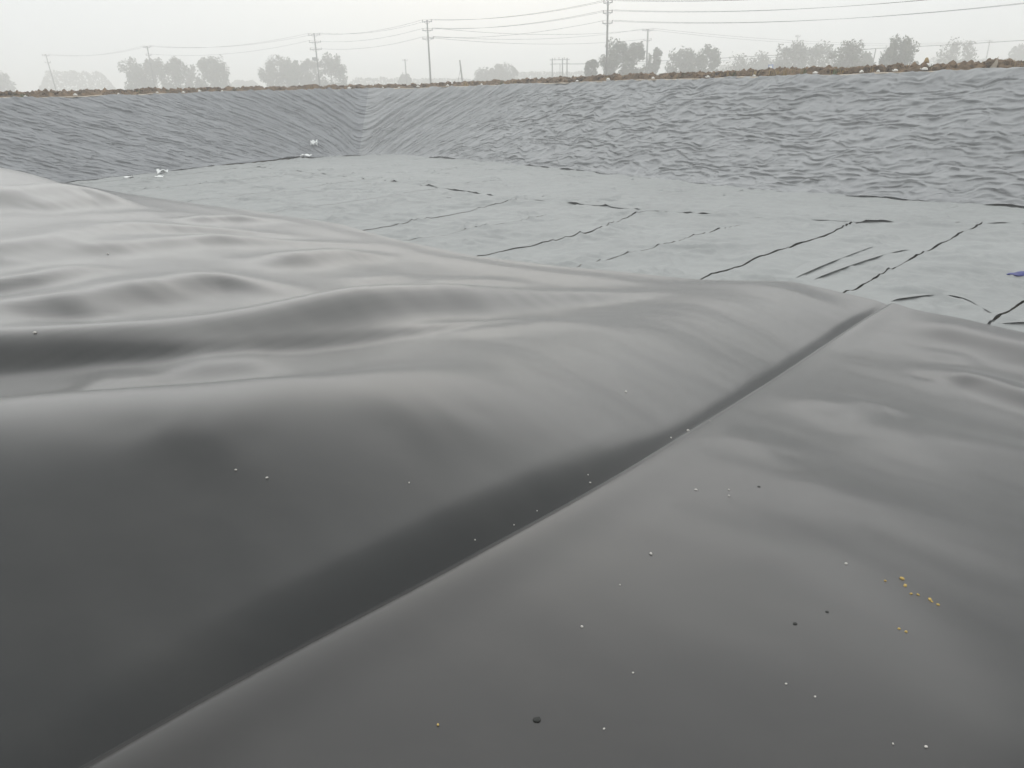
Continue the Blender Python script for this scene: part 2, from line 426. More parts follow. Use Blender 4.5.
for i in range(9): bounds.append((bounds[-1][0] * 0.5 + bounds[-1][0].mean() * 0.5 - 2.06, 0.0 + 0 * ug))
# far ends of the strips: under the apron along the right bank, up to the toe elsewhere
tu, tv = to_uv(toe[:, 0], toe[:, 1])
sel = (np.arange(len(tu)) >= ic)
o_ = np.argsort(tv[sel])
def toe_u(v): return np.interp(v, tv[sel][o_], tu[sel][o_])
def soft(x): return 0.5 + 0.5 * np.tanh(x)
for i in range(len(bounds) - 1):
    (vh, oh), (vl, ol) = bounds[i], bounds[i + 1]
    wdt = float((vh - vl).mean()); nj = max(8, int(wdt / 0.055))
    f = np.linspace(0, 1, nj)
    # cluster columns at both edges
    f = f + 0.0
    jag_h = 0.006 * fbm(ug / 0.2, 0 * ug + i, 61, 3); jag_l = 0.006 * fbm(ug / 0.2, 0 * ug + i, 62, 3)
    opn_h = oh * np.clip(0.8 + 0.5 * fbm(ug / 0.8, 0 * ug + 3.3 * i, 63, 3), 0, 1.2); opn_l = ol * np.clip(0.8 + 0.5 * fbm(ug / 0.8, 0 * ug + 3.3 * (i + 1), 63, 3), 0, 1.2)
    g_h = -0.008 + 0.027 * opn_h; g_l = -0.008 + 0.027 * opn_l
    UUg = np.repeat(ug[:, None], nj, 1)
    lo = vl + g_l + jag_l; hi = vh - g_h + jag_h
    VVg = lo[:, None] + (hi - lo)[:, None] * f[None, :]
    ee_h = np.exp(-((VVg - hi[:, None]) / 0.16) ** 2) * opn_h[:, None]; ee_l = np.exp(-((VVg - lo[:, None]) / 0.16) ** 2) * opn_l[:, None]
    wr = 0.010 * fbm(UUg / 1.6, VVg / 0.5, 71, 3) + 0.010 * ridged(perlin(UUg / 2.6 + 0.8 * perlin(UUg, VVg, 4), VVg / 0.7, 91)) + 0.012 * perlin(UUg / 0.55, VVg / 0.9, 191)
    wp = 0.25 * fbm(UUg / 0.9, VVg / 0.9, 7, 2)
    crs = np.clip(1 - 2.2 * np.abs(perlin(UUg / 0.55 + wp, (VVg + wp) / 0.9, 231)), 0, 1) ** 2 * np.clip(perlin(UUg / 1.3, VVg / 1.3, 250) + 0.25, 0, 1)
    crs2 = np.clip(1 - 2.2 * np.abs(perlin((UUg + VVg) / 0.35 + wp, (VVg - UUg) / 1.6, 271)), 0, 1) ** 2 * np.clip(perlin(UUg / 1.1, VVg / 1.1, 290) + 0.1, 0, 1)
    u_edge = np.interp(VVg, [-40, -32, -22, -15.5, -10.5, -6, -3.3, -1.7, 5], [8.3, 8.7, 9.25, 9.86, 9.5, 10.5, 11.0, 10.8, 10.6])
    bare = sstep(u_edge - 0.9, u_edge - 0.1, UUg)            # pressed flat under the black liner
    crs, crs2, wr = crs * bare, crs2 * bare, wr * (0.3 + 0.7 * bare); ee_h = ee_h * bare
    Zs = 0.026 + 1.7 * wr + 0.085 * crs + 0.075 * crs2 + 0.03 * ee_h + 0.02 * ee_l + 0.006 * (i % 2)
    keep_r = ug <= toe_u((vl + vh).mean()) + 0.35
    XX, YY = to_xy(UUg[keep_r], VVg[keep_r])
    link('felt_strip', grid_mesh('felt_strip', XX, YY, np.maximum(Zs[keep_r], -0.01), M_floorcloth), floor)
# apron: the bank's felt runs out over the strip ends
va = np.arange(-31.0, 12, 0.05); wa = np.linspace(0, 1, 40)
edge_px = [(420, 186), (512, 200), (585, 206), (648, 212), (737, 218), (858, 223.5), (980, 225.5), (1060, 227)]
eq = np.array([to_uv(*ground_hit(*q)[:2]) for q in edge_px]); eq = eq[np.argsort(eq[:, 1])]
ue = np.interp(va, eq[:, 1], eq[:, 0]) + 0.05 * fbm(va / 1.2, 0 * va, 81, 3)
ut = toe_u(va) + 0.25
UUg = ut[:, None] + (ue - ut)[:, None] * wa[None, :]; VVg = np.repeat(va[:, None], 40, 1)
el = np.clip(-0.25 + 1.1 * fbm(va / 0.9, 0 * va, 83, 3), 0, 0.45)
wp = 0.25 * fbm(UUg / 0.9, VVg / 0.9, 7, 2)
Zs = 0.060 + 0.04 * np.clip(1 - 2.2 * np.abs(perlin(UUg / 0.5 + wp, (VVg + wp) / 1.0, 331)), 0, 1) ** 2 + 0.012 * fbm(UUg / 0.5, VVg / 1.3, 84, 3) + 0.012 * ridged(perlin(UUg / 0.8, VVg / 2.2, 85)) + 0.045 * (wa[None, :] ** 8) * el[:, None] - 0.028 * (wa[None, :] ** 4) * (1 - el[:, None])
XX, YY = to_xy(UUg, VVg)
o = link('felt_apron', grid_mesh('felt_apron', XX, YY, Zs, M_floorcloth), floor)
# loose felt pieces whose lifted hems face the viewer
def felt_piece(px, back, lift, seed):
    cur = chaikin(np.array([ground_hit(*q, 0.06)[:2] for q in px]), 3)
    L_ = np.concatenate([[0], np.cumsum(np.linalg.norm(np.diff(cur, axis=0), axis=1))]); n = max(24, int(L_[-1] / 0.05)); tt = np.linspace(0, L_[-1], n)
    ci = np.stack([np.interp(tt, L_, cur[:, k]) for k in (0, 1)], -1) + 0.006 * fbm(tt / 0.2, 0 * tt, seed, 2)[:, None]
    fa = np.linspace(0, 1, 14) ** 1.6; off = fa[None, :, None] * np.array(back)[None, None, :]
    PX = ci[:, None, :] + off
    ends = sstep(0, 0.15, tt / L_[-1]) * (1 - sstep(0.85, 1, tt / L_[-1]))
    lf = lift * (0.6 + 0.4 * perlin(tt / 0.5, 0 * tt, seed + 3)) * ends
    Zs = 0.055 + lf[:, None] * np.exp(-(fa[None, :] / 0.25) ** 2) - 0.05 * fa[None, :] ** 2 - 0.035 * (1 - ends)[:, None]
    link('felt_patch', grid_mesh('felt_patch', PX[..., 0], PX[..., 1], Zs, M_floorcloth), floor)
felt_piece([(880, 303), (915, 297), (945, 295), (965, 299), (985, 310), (1003, 322)], (0.25, 0.7), 0.035, 95)
felt_piece([(785, 282), (830, 262), (882, 243)], (-0.25, 0.45), 0.009, 96)
felt_piece([(805, 282), (850, 265), (895, 251), (922, 247)], (-0.2, 0.3), 0.005, 97)
felt_piece([(993, 325), (1010, 324), (1040, 322)], (0.1, 0.4), 0.03, 98)

# ------------------------------------------------------------------ black liner sheets
def to_world_poly(px, dz): return np.array([base_hit(*q, dz) for q in px])
def ridge(X, Y, poly, A, wf, wb, tin=0.2, tout=0.2):
    """a wave in the sheet: crest along poly; wf = half-width of the side facing the viewer, wb = of the far side"""
    pl = chaikin(poly, 2)
    lo = pl.min(0) - 3 * max(wf, wb); hi = pl.max(0) + 3 * max(wf, wb)
    Z = np.zeros_like(X); m = (X > lo[0]) & (X < hi[0]) & (Y > lo[1]) & (Y < hi[1])
    if not m.any(): return Z
    x, y = X[m], Y[m]
    seg = np.linalg.norm(np.diff(pl, axis=0), axis=1); cum = np.concatenate([[0], np.cumsum(seg)])
    D, Tt, Bs = [], [], []
    for k in range(len(seg)):
        a = pl[k]; d = (pl[k + 1] - a) / seg[k]
        t = np.clip((x - a[0]) * d[0] + (y - a[1]) * d[1], 0, seg[k])
        dx, dy = x - a[0] - d[0] * t, y - a[1] - d[1] * t
        D.append(np.sqrt(dx * dx + dy * dy)); Tt.append((cum[k] + t) / cum[-1])
        Bs.append(-(dx * (a[0] + d[0] * t) + dy * (a[1] + d[1] * t)))          # > 0: on the viewer's side of the crest
    D = np.array(D); Wt = np.exp(-(D - D.min(0)) / (0.18 * (wf + wb))); Wt /= Wt.sum(0)
    dist = D.min(0); bt = (Wt * np.array(Tt)).sum(0); bs = (Wt * np.array(Bs)).sum(0)
    tap = sstep(-0.001, tin, bt) * (1 - sstep(1 - tout, 1.001, bt)) if (tin > 0 and tout > 0) else (sstep(-0.001, tin, bt) if tin > 0 else ((1 - sstep(1 - tout, 1.001, bt)) if tout > 0 else 1.0))
    sf = soft(bs / (0.25 * min(wf, wb) * np.maximum(np.hypot(x, y), 0.5)))
    wv = wb + (wf - wb) * sf
    Z[m] = A * tap * np.exp(-(dist / wv) ** 2)
    return Z
RIDGE_K = 1.15
LEFT_RIDGES = [
 ([(-160, 150), (-60, 163), (0, 172), (65, 184), (140, 201)], 0.45, 2.6, 0.9, 0, 0.6),
 ([(-60, 193), (0, 193), (80, 194), (150, 203)], 0.30, 0.6, 1.0, 0, 0.4),
 ([(15, 210), (60, 208), (112, 205)], 0.12, 0.3, 0.5, 0.3, 0.4),
 ([(175, 221), (230, 219), (285, 222)], 0.12, 0.4, 0.6, 0.3, 0.4),
 ([(-40, 250), (0, 246), (60, 237), (120, 228), (220, 230), (340, 233)], 0.15, 0.4, 0.8, 0, 0.4),
 ([(40, 256), (120, 246), (220, 243), (330, 245)], 0.10, 0.32, 0.6, 0.3, 0.4),
 ([(-30, 288), (0, 284), (40, 279), (80, 268), (128, 262)], 0.11, 0.22, 0.5, 0, 0.5),
 ([(-40, 318), (0, 308), (70, 300), (150, 286), (205, 280), (255, 284), (312, 296)], 0.15, 0.34, 0.7, 0, 0.35),
 ([(50, 322), (85, 321), (120, 324)], 0.04, 0.2, 0.3, 0.4, 0.4),
 ([(130, 313), (160, 308), (192, 302)], 0.02, 0.18, 0.3, 0.4, 0.4),
 ([(240, 262), (270, 261), (310, 258), (350, 253), (400, 248)], 0.17, 0.32, 0.6, 0.3, 0.4),
 ([(345, 291), (380, 285), (420, 278)], 0.05, 0.2, 0.4, 0.4, 0.4),
 ([(410, 292), (470, 284), (545, 284)], 0.05, 0.25, 0.4, 0.4, 0.4),
 ([(150, 333), (260, 327), (340, 319), (430, 311), (520, 302), (600, 297)], 0.17, 0.38, 0.6, 0.35, 0.45),
 ([(380, 345), (470, 350), (560, 343), (620, 345)], 0.05, 0.3, 0.4, 0.4, 0.4),
 ([(130, 236), (230, 250), (330, 246), (430, 252)], 0.05, 0.4, 0.5, 0.4, 0.4),
 ([(20, 222), (90, 219), (190, 213)], 0.06, 0.4, 0.5, 0.4, 0.4),
 ([(-20, 272), (30, 262), (90, 252), (170, 256)], 0.05, 0.3, 0.4, 0.2, 0.4),
 ([(-60, 340), (0, 338), (100, 336), (220, 329), (340, 318), (450, 308), (520, 301), (610, 295), (700, 290)], 0.14, 0.36, 0.6, 0, 0.25),
 ([(-20, 367), (100, 362), (226, 357), (340, 349), (430, 343), (580, 337)], 0.045, 0.13, 0.35, 0, 0.3),
 ([(-120, 440), (0, 427), (100, 421), (200, 417), (300, 408), (400, 396), (500, 382), (590, 368)], 0.22, 0.95, 0.6, 0, 0.65),
 ([(60, 392), (110, 388), (170, 392)], 0.05, 0.25, 0.3, 0.4, 0.4),
 ([(150, 378), (220, 370), (300, 372)], 0.05, 0.25, 0.35, 0.4, 0.4),
 ([(390, 478), (440, 462), (480, 452)], 0.02, 0.25, 0.3, 0.4, 0.4),
 ([(150, 496), (220, 492), (270, 500)], 0.02, 0.22, 0.3, 0.4, 0.4),
]
RIGHT_RIDGES = [
 ([(895, 315), (940, 322), (1024, 342), (1100, 360)], 0.07, 0.40, 0.5, 0.3, 0),
 ([(925, 370), (950, 370), (985, 376), (1024, 390), (1080, 405)], 0.10, 0.28, 0.5, 0.3, 0),
 ([(800, 413), (860, 402), (900, 408), (940, 418)], 0.05, 0.22, 0.4, 0.4, 0.4),
 ([(830, 425), (900, 432), (970, 440), (1060, 458)], 0.06, 0.45, 0.5, 0.4, 0),
 ([(690, 492), (740, 512), (790, 545), (860, 600), (950, 660), (1060, 740)], 0.05, 0.55, 0.6, 0.4, 0),
 ([(700, 430), (750, 440), (790, 455)], 0.025, 0.2, 0.3, 0.4, 0.4),
 ([(905, 350), (940, 352), (990, 362)], 0.03, 0.2, 0.3, 0.4, 0.4),
 ([(780, 470), (830, 490), (880, 520)], 0.02, 0.25, 0.3, 0.4, 0.4),
]
seam_uv = np.array([to_uv(*base_hit(*q, 0.08)) for q in chaikin(np.array([(80., 768), (190, 705), (300, 645), (400, 594), (500, 540), (600, 486), (700, 425), (780, 375), (840, 334), (868, 316), (890, 303)]), 2)])
seam_uv = seam_uv[np.argsort(seam_uv[:, 0])]
def v_seam(u): 
    k = (seam_uv[1, 1] - seam_uv[0, 1]) / (seam_uv[1, 0] - seam_uv[0, 0])
    return np.where(u < seam_uv[0, 0], seam_uv[0, 1] + (u - seam_uv[0, 0]) * k, np.interp(u, seam_uv[:, 0], seam_uv[:, 1]))
ue_ = np.linspace(-4, 14, 400); vsm = v_seam(ue_)
ker = np.hanning(11); ker /= ker.sum(); vsm = np.convolve(np.pad(vsm, 5, 'edge'), ker, 'valid')
edge_px = [(-60, 160), (0, 172), (65, 183), (130, 194), (200, 204), (270, 214), (340, 225), (400, 241), (470, 256), (580, 269), (700, 281), (790, 284), (890, 304)]
edge_uv = np.array([to_uv(*base_hit(*q, 0.08)) for q in edge_px]); edge_uv = edge_uv[np.argsort(edge_uv[:, 1])]
edge_uv2 = np.array([to_uv(*ground_hit(*q, 0.1)[:2]) for q in [(890, 304), (960, 318), (1024, 333), (1080, 347)]])
DBG = (edge_uv, edge_uv2, seam_uv)
uS = -3.0
def sheet_height(u, v, X, Y, ridges, seed):
    Z = base_z(u, v) + 0.075
    for px, A, wf, wb, ti, to in ridges: Z = Z + ridge(X, Y, to_world_poly(px, A * RIDGE_K + 0.08), A * RIDGE_K, wf, wb, ti, to)
    Z = Z + 0.03 * fbm(u / 3.2, v / 4.5, seed, 2) + 0.010 * perlin(u / 0.8, v / 1.6, seed + 5) + 0.002 * perlin(u / 0.25, v / 0.4, seed + 6)
    return Z
# left sheet
kk = [0.0]; st = 0.02
while kk[-1] < 33: kk.append(kk[-1] + st); st = min(st * 1.02, 0.085) if kk[-1] < 12 else min(st * 1.01, 0.14)
kk = np.array([-0.30, -0.22, -0.15, -0.09, -0.045, -0.018] + kk)
rr = np.linspace(0, 1, 330)
RR, KK = np.meshgrid(rr, kk, indexing='ij')
Ug = uS + RR * (10.0 - uS)
for _ in range(4):
    Vg = np.interp(Ug, ue_, vsm) - KK
    Ug = uS + RR * (np.interp(Vg, edge_uv[:, 1], edge_uv[:, 0]) - uS)
Vg = np.interp(Ug, ue_, vsm) - KK
Xg, Yg = to_xy(Ug, Vg)
Zl = sheet_height(Ug, Vg, Xg, Yg, LEFT_RIDGES, 101)
kp = np.clip(KK, 0, None)
rollh = 0.14 + 0.32 * sstep(0.5, 5.0, Ug) * (1 - 0.75 * sstep(8.0, 10.6, Ug)) + 0.05 * (1 - sstep(0, 2, Ug))
rollw = 0.80 + 0.35 * sstep(0, 6, Ug)
roll = rollh * (1 - np.exp(-(kp / rollw) ** 1.25)) * (1 - 0.75 * sstep(0.9, 3.2, kp)) - 0.055 * np.exp(-(kp / 0.09) ** 2) 
fade = sstep(0.0, 0.25, KK) * 0.8 + 0.2
edge_d = (1 - RR) * (10.0 - uS)
Zl = base_z(Ug, Vg) + 0.075 + (Zl - base_z(Ug, Vg) - 0.075) * fade + roll * (0.25 + 0.75 * sstep(0, 0.9, edge_d))
Zl = Zl - np.where(KK < 0, 0.05 * np.clip(-KK / 0.1, 0, 1), 0)
Zl = np.maximum(Zl, base_z(Ug, Vg) + 0.03 - 0.02 * (KK < 0))
o = link('liner_sheet', grid_mesh('liner_sheet', Xg, Yg, Zl, M_liner))
tag(o, 'big black plastic liner sheet with broad waves, left of the diagonal seam', 'liner sheet', 'black plastic liner sheets')
left_surface = (Ug, Vg, Zl)
# right sheet
kk = [0.0]; st = 0.012
while kk[-1] < 24: kk.append(kk[-1] + st); st = min(st * 1.03, 0.085)
kk = np.array(kk)
RR, KK = np.meshgrid(np.linspace(0, 1, 330), kk, indexing='ij')
Ug = uS + RR * (10.5 - uS)
e2 = edge_uv2[np.argsort(edge_uv2[:, 1])]
for _ in range(4):
    Vg = np.interp(Ug, ue_, vsm) + KK
    Ug = uS + RR * (np.interp(Vg, e2[:, 1], e2[:, 0]) - uS)
Vg = np.interp(Ug, ue_, vsm) + KK
Xg, Yg = to_xy(Ug, Vg)
Zr = sheet_height(Ug, Vg, Xg, Yg, RIGHT_RIDGES, 151)
liph = 0.022 * np.exp(-((KK - 0.10) / 0.14) ** 2) - 0.018 * np.exp(-(KK / 0.03) ** 2)
Zr = base_z(Ug, Vg) + 0.085 + (Zr - base_z(Ug, Vg) - 0.075) * (0.25 + 0.75 * sstep(0.0, 0.5, KK)) + liph
Zr = np.maximum(Zr, base_z(Ug, Vg) + 0.04)
o = link('liner_sheet', grid_mesh('liner_sheet', Xg, Yg, Zr, M_liner2, flip=True))
tag(o, 'smooth black plastic liner sheet right of the diagonal seam, sprinkled with pebbles', 'liner sheet', 'black plastic liner sheets')
right_surface = (Ug, Vg, Zr)

def surface_hit(px, py):
    """point of the liner surfaces seen at a pixel (nearest vertex to the sight line)"""
    d = ray(px, py); best = None
    for (Uu, Vv, Zz) in (left_surface, right_surface):
        X, Y = to_xy(Uu, Vv); Z = Zz - EYE
        t = X * d.x + Y * d.y + Z * d.z
        off = np.sqrt(np.maximum(X * X + Y * Y + Z * Z - t * t, 0)) / np.maximum(t, 0.1)
        i = np.unravel_index(np.argmin(np.where(t > 0.3, off, 9)), off.shape)
        if best is None or off[i] < best[0]:
            a_ = min(max(i[0], 1), X.shape[0] - 2); b_ = min(max(i[1], 1), X.shape[1] - 2)
            q = lambda m, n: Vector((X[m, n], Y[m, n], Z[m, n]))
            nrm = (q(a_ + 1, b_) - q(a_ - 1, b_)).cross(q(a_, b_ + 1) - q(a_, b_ - 1)); p0 = q(*i)
            h = d * (p0.dot(nrm) / d.dot(nrm))
            best = (off[i], (h.x, h.y, h.z + EYE) if (h - p0).length < 0.25 else (p0.x, p0.y, p0.z + EYE))
    return best[1]

# ------------------------------------------------------------------ soil ridge, dry grass and sacks along the crest
def crest_at(s, out):
    s = np.asarray(s, float)
    p, n, run, z = slope_point(s, np.ones_like(s)); 
    q = p + n * (RUN + out)[..., None] if hasattr(out, 'shape') else p + n * (RUN + out)
    return q[..., 0], q[..., 1], np.interp(s, SS, crest_z)
sgr = np.arange(1.0, sl[-1] - 1, 0.05); og = np.linspace(0.28, 2.6, 44)
Sg, Og = np.meshgrid(sgr, og, indexing='ij')
qx, qy, qz = crest_at(Sg, Og)
prof = sstep(0.28, 0.75, Og) * (1 - 0.9 * sstep(1.5, 2.6, Og))
nn = fbm(Sg / 0.42, Og / 0.42, 201, 3); n2 = fbm(Sg / 2.3, Og / 3.0, 205, 2)
hh = (0.17 + 0.07 * n2 + 0.20 * np.abs(nn)) * prof
hh = hh + 0.08 * perlin(Sg / 0.18, Og / 0.18, 209) * prof
o = link('soil_ridge', grid_mesh('soil_ridge', qx, qy, qz - 0.06 + hh, M_soil))
tag(o, 'ridge of loose brown clods along the top of the banks', 'soil', kind='stuff')
o2 = np.linspace(-0.02, 0.5, 6); Sg, Og = np.meshgrid(np.arange(1.0, sl[-1] - 1, 0.1), o2, indexing='ij')
qx, qy, qz = crest_at(Sg, Og + 0.06 * perlin(Sg / 0.7, 0 * Sg, 7))
o = link('crest_path', grid_mesh('crest_path', qx, qy, qz + 0.012 + 0.02 * perlin(Sg / 0.3, Og / 0.2, 8) + 0.03 * np.sin(np.clip((Og + 0.02) / 0.52, 0, 1) * 3.14), M_dryedge))
tag(o, 'narrow pale strip of dusty earth along the felt edge', 'path', kind='structure')
# loose clods lying on the ridge (too many to count)
vb = []; fb = []
ico = bmesh.new(); bmesh.ops.create_icosphere(ico, subdivisions=1, radius=1.0)
iv = np.array([v.co[:] for v in ico.verts]); fi = np.array([[v.index for v in f.verts] for f in ico.faces]); ico.free()
cnt = 0
for k in range(1500):
    s = random.uniform(2, sl[-1] - 2); ofs = random.uniform(0.35, 1.5); r = random.choice((0.05, 0.07, 0.09, 0.13))
    x, y, z = crest_at(np.array([s]), ofs)
    pr = float(sstep(0.28, 0.75, np.array(ofs)))
    v = iv * (1 + 0.28 * rng.standard_normal((len(iv), 1))) * np.array([r, r * random.uniform(.7, 1.2), r * 0.75])
    vb.append(v + np.array([x[0], y[0], z[0] - 0.02 + 0.22 * pr])); fb.append(fi + cnt * len(iv)); cnt += 1
o = link('soil_clods', mesh_from('soil_clods', np.concatenate(vb), np.concatenate(fb), M_soil, False))
tag(o, 'loose brown clods of earth strewn over the soil ridge', 'soil', kind='stuff')
def tufts(name, mat, n, s0, s1, hmin, hmax, seed, label):
    r = random.Random(seed); vs_, fs_ = [], []
    for k in range(n):
        s = r.uniform(s0, s1)
        if perlin(np.array(s / 2.1), np.array(seed * 1.0), seed) < -0.05: continue
        ofs = r.uniform(0.45, 2.2); x, y, z = crest_at(np.array([s]), ofs); c = Vector((x[0], y[0], z[0] + 0.05))
        for b in range(14):
            a = r.uniform(0, 6.28); h = r.uniform(hmin, hmax); lean = r.uniform(0.1, 0.5) * h; wd = 0.008 + 0.008 * r.random()
            rt = c + Vector((r.gauss(0, .07), r.gauss(0, .07), 0)); tp = rt + Vector((math.cos(a) * lean + 0.15 * h, math.sin(a) * lean, h)); sd = Vector((-math.sin(a), math.cos(a), 0)) * wd
            md = rt.lerp(tp, 0.55) + Vector((0, 0, 0.08 * h))
            i = len(vs_); vs_ += [rt - sd, rt + sd, md + sd * .8, md - sd * .8, tp]; fs_ += [(i, i + 1, i + 2, i + 3), (i + 3, i + 2, i + 4)]
    me = bpy.data.meshes.new(name); me.from_pydata([tuple(v) for v in vs_], [], fs_); me.update(); me.materials.append(mat)
    tag(link(name, me), label, 'grass', kind='stuff')
tufts('dry_grass', M_grass, 420, s_corner - 6, sl[-1] - 2, 0.10, 0.26, 3, 'dry tan grass growing among the clods on the bank top')
tufts('green_weeds', M_weed, 220, 3, sl[-1] - 2, 0.10, 0.24, 5, 'dull green weeds growing among the clods on the bank top')

def lump_mesh(name, mat, size, seed, amp=0.18, sub=2, flat=0.0):
    bm = bmesh.new(); bmesh.ops.create_icosphere(bm, subdivisions=sub, radius=1.0); r = random.Random(seed)
    ph = [r.uniform(0, 6.28) for _ in range(6)]
    for v in bm.verts:
        c = v.co; k = 1 + amp * (math.sin(2.3 * c.x + ph[0]) * math.cos(2.9 * c.y + ph[1]) + 0.6 * math.sin(4.7 * c.z + 3 * c.x + ph[2]) + 0.4 * math.sin(7 * c.y + ph[3]))
        c *= k; c.x *= size[0]; c.y *= size[1]; c.z = max(c.z, -flat) * size[2]
    me = bpy.data.meshes.new(name); bm.to_mesh(me); bm.free(); me.polygons.foreach_set('use_smooth', [True] * len(me.polygons)); me.materials.append(mat)
    return me
def s_of_px(px):
    """arc position whose crest appears at image column px"""
    q = np.arange(1, sl[-1] - 1, 0.1); x, y, z = crest_at(q, 0.15)
    d = np.stack([x, y, z - EYE], -1); fw = d @ np.array(_f); cx = 512 + F * (d @ np.array(_r)) / fw
    ok = fw > 1; return float(q[ok][np.argmin(np.abs(cx[ok] - px))])
ORDS = 'first second third fourth fifth sixth seventh eighth ninth tenth eleventh twelfth thirteenth fourteenth fifteenth sixteenth seventeenth'.split()
sack_px = [25, 76, 119, 157, 183, 200, 222, 316, 350, 383, 398, 417, 447, 482, 578, 608, 653, 708, 753, 816, 863, 877, 896, 926]
n_left = sum(p < 380 for p in sack_px)
sack_me = [lump_mesh('sandbag', M_sack, (0.10, 0.085, 0.10), k, 0.14) for k in range(4)]
sack_tie = lump_mesh('tied_neck', M_sack, (0.025, 0.025, 0.05), 9, 0.1, 1)
for k, px in enumerate(sack_px):
    s = s_of_px(px); x, y, z = crest_at(np.array([s]), 0.12)
    e = empty('sandbag', (x[0], y[0], z[0] + 0.02), random.uniform(0, 3))
    sc = random.uniform(0.55, 0.95); e.scale = (sc, sc, sc)
    link('sack', sack_me[k % 4], e, (0, 0, 0.065)); t = link('tied_neck', sack_tie, e, (0.115, 0.015, 0.10)); t.rotation_euler = (0.3, 0.9, 0)
    if px < 380: tag(e, ORDS[k] + ' white sandbag from the left on the left bank top', 'sandbag', 'sandbags along the left bank top')
    else: tag(e, ORDS[k - n_left] + ' white sandbag from the left on the right bank top', 'sandbag', 'sandbags along the right bank top')
# pale pointed stone and the tall clod near the right end of the crest
s = s_of_px(990); x, y, z = crest_at(np.array([s]), 0.15)
st_ = link('leaning_slab', None); bpy.data.objects.remove(st_)
mb = MB(); mb.v = [Vector(q) for q in [(-.09, -.06, 0), (.10, -.05, 0), (.09, .07, 0), (-.08, .06, 0), (.03, -.04, .2), (.12, -.03, .18), (.11, .04, .19), (.04, .04, .22), (.10, 0, .36)]]
mb.f = [(0, 3, 2, 1), (0, 1, 5, 4), (1, 2, 6, 5), (2, 3, 7, 6), (3, 0, 4, 7), (4, 5, 8), (5, 6, 8), (6, 7, 8), (7, 4, 8)]
o = mb.build('pointed_stone', M_dryedge); o.location = (x[0], y[0], z[0]); o.rotation_euler.z = -0.7
tag(o, 'pale pointed stone leaning on the right bank top', 'stone')
s = s_of_px(916); x, y, z = crest_at(np.array([s]), 0.8)
o = link('earth_lump', lump_mesh('earth_lump', M_grass, (0.075, 0.07, 0.15), 33, 0.2, 2)); o.location = (x[0], y[0], z[0] + 0.28)
tag(o, 'tall orange brown lump of earth sticking up from the soil ridge', 'earth lump')

# ------------------------------------------------------------------ litter on the felt
def litter(px, py, size, rz, seed, label):
    q = None
    d = ray(px, py)
    dd = np.stack([Xb.ravel(), Yb.ravel(), Zb.ravel() - EYE], -1); t = dd @ np.array(d); off = np.sqrt(np.maximum((dd * dd).sum(1) - t * t, 0)) / np.maximum(t, 1)
    i = int(np.argmin(off)); hit = ground_hit(px, py, 0.03)
    if hit.length < t[i] * 1.0 - 0.15: loc = hit
    else: loc = Vector((Xb.ravel()[i], Yb.ravel()[i], Zb.ravel()[i])) - d * 0.06
    # crumpled sheet: a folded, bent grid
    n = 9; r = random.Random(seed); vs_, fs_ = [], []
    for a in range(n):
        for b in range(n):
            x = (a / (n - 1) - .5) * 2 * size[0]; y = (b / (n - 1) - .5) * 2 * size[1]
            z = size[2] * (0.5 + 0.5 * math.sin(3 * x / size[0] + seed) * math.cos(2.6 * y / size[1] + seed * 2)) + r.uniform(0, .25) * size[2]
            vs_.append((x + r.uniform(-.1, .1) * size[0], y + r.uniform(-.12, .12) * size[1], z + 0.01))
    for a in range(n - 1):
        for b in range(n - 1): fs_.append((a * n + b, a * n + b + 1, (a + 1) * n + b + 1, (a + 1) * n + b))
    me = bpy.data.meshes.new('plastic_scrap'); me.from_pydata(vs_, [], fs_); me.update(); me.materials.append(M_white)
    o = link('plastic_scrap', me); o.location = loc; o.rotation_euler.z = rz
    md = o.modifiers.new('thick', 'SOLIDIFY'); md.thickness = 0.012
    tag(o, label, 'litter', 'white scraps at the foot of the left bank')
litter(163, 174, (0.20, 0.14, 0.16), 0.3, 1, 'white plastic scrap against left bank foot, upper of a close pair')
litter(160, 178, (0.16, 0.12, 0.06), 0.2, 2, 'white plastic scrap on the floor, lower of a close pair')
litter(129, 178, (0.17, 0.12, 0.05), 0.5, 3, 'leftmost faint white scrap at the left bank foot')
litter(306, 158.5, (0.24, 0.14, 0.10), 0.6, 4, 'flat white scrap on the floor near the far corner')
litter(314, 146.5, (0.16, 0.12, 0.26), 0.1, 5, 'bright white scrap stuck on the slope above the far corner')

# blue sack and its strap on the floor at the right
c = ground_hit(1020, 276, 0.05)
e = empty('blue_bag', (c.x, c.y, 0.05), 0.15)
tag(e, 'crumpled dark blue bag lying on the felt floor at right', 'bag')
o = link('bag_body', lump_mesh('bag_body', M_blue, (0.20, 0.10, 0.035), 4, 0.22, 3), e, (0, 0, 0.03))
mb = MB(); mb.tube([(-.17, .0, .03), (-.22, -.02, .05), (-.26, .01, .03), (-.22, .04, .02), (-.17, .03, .03)], 0.012, 6); mb.build('strap', M_blue, e, True)

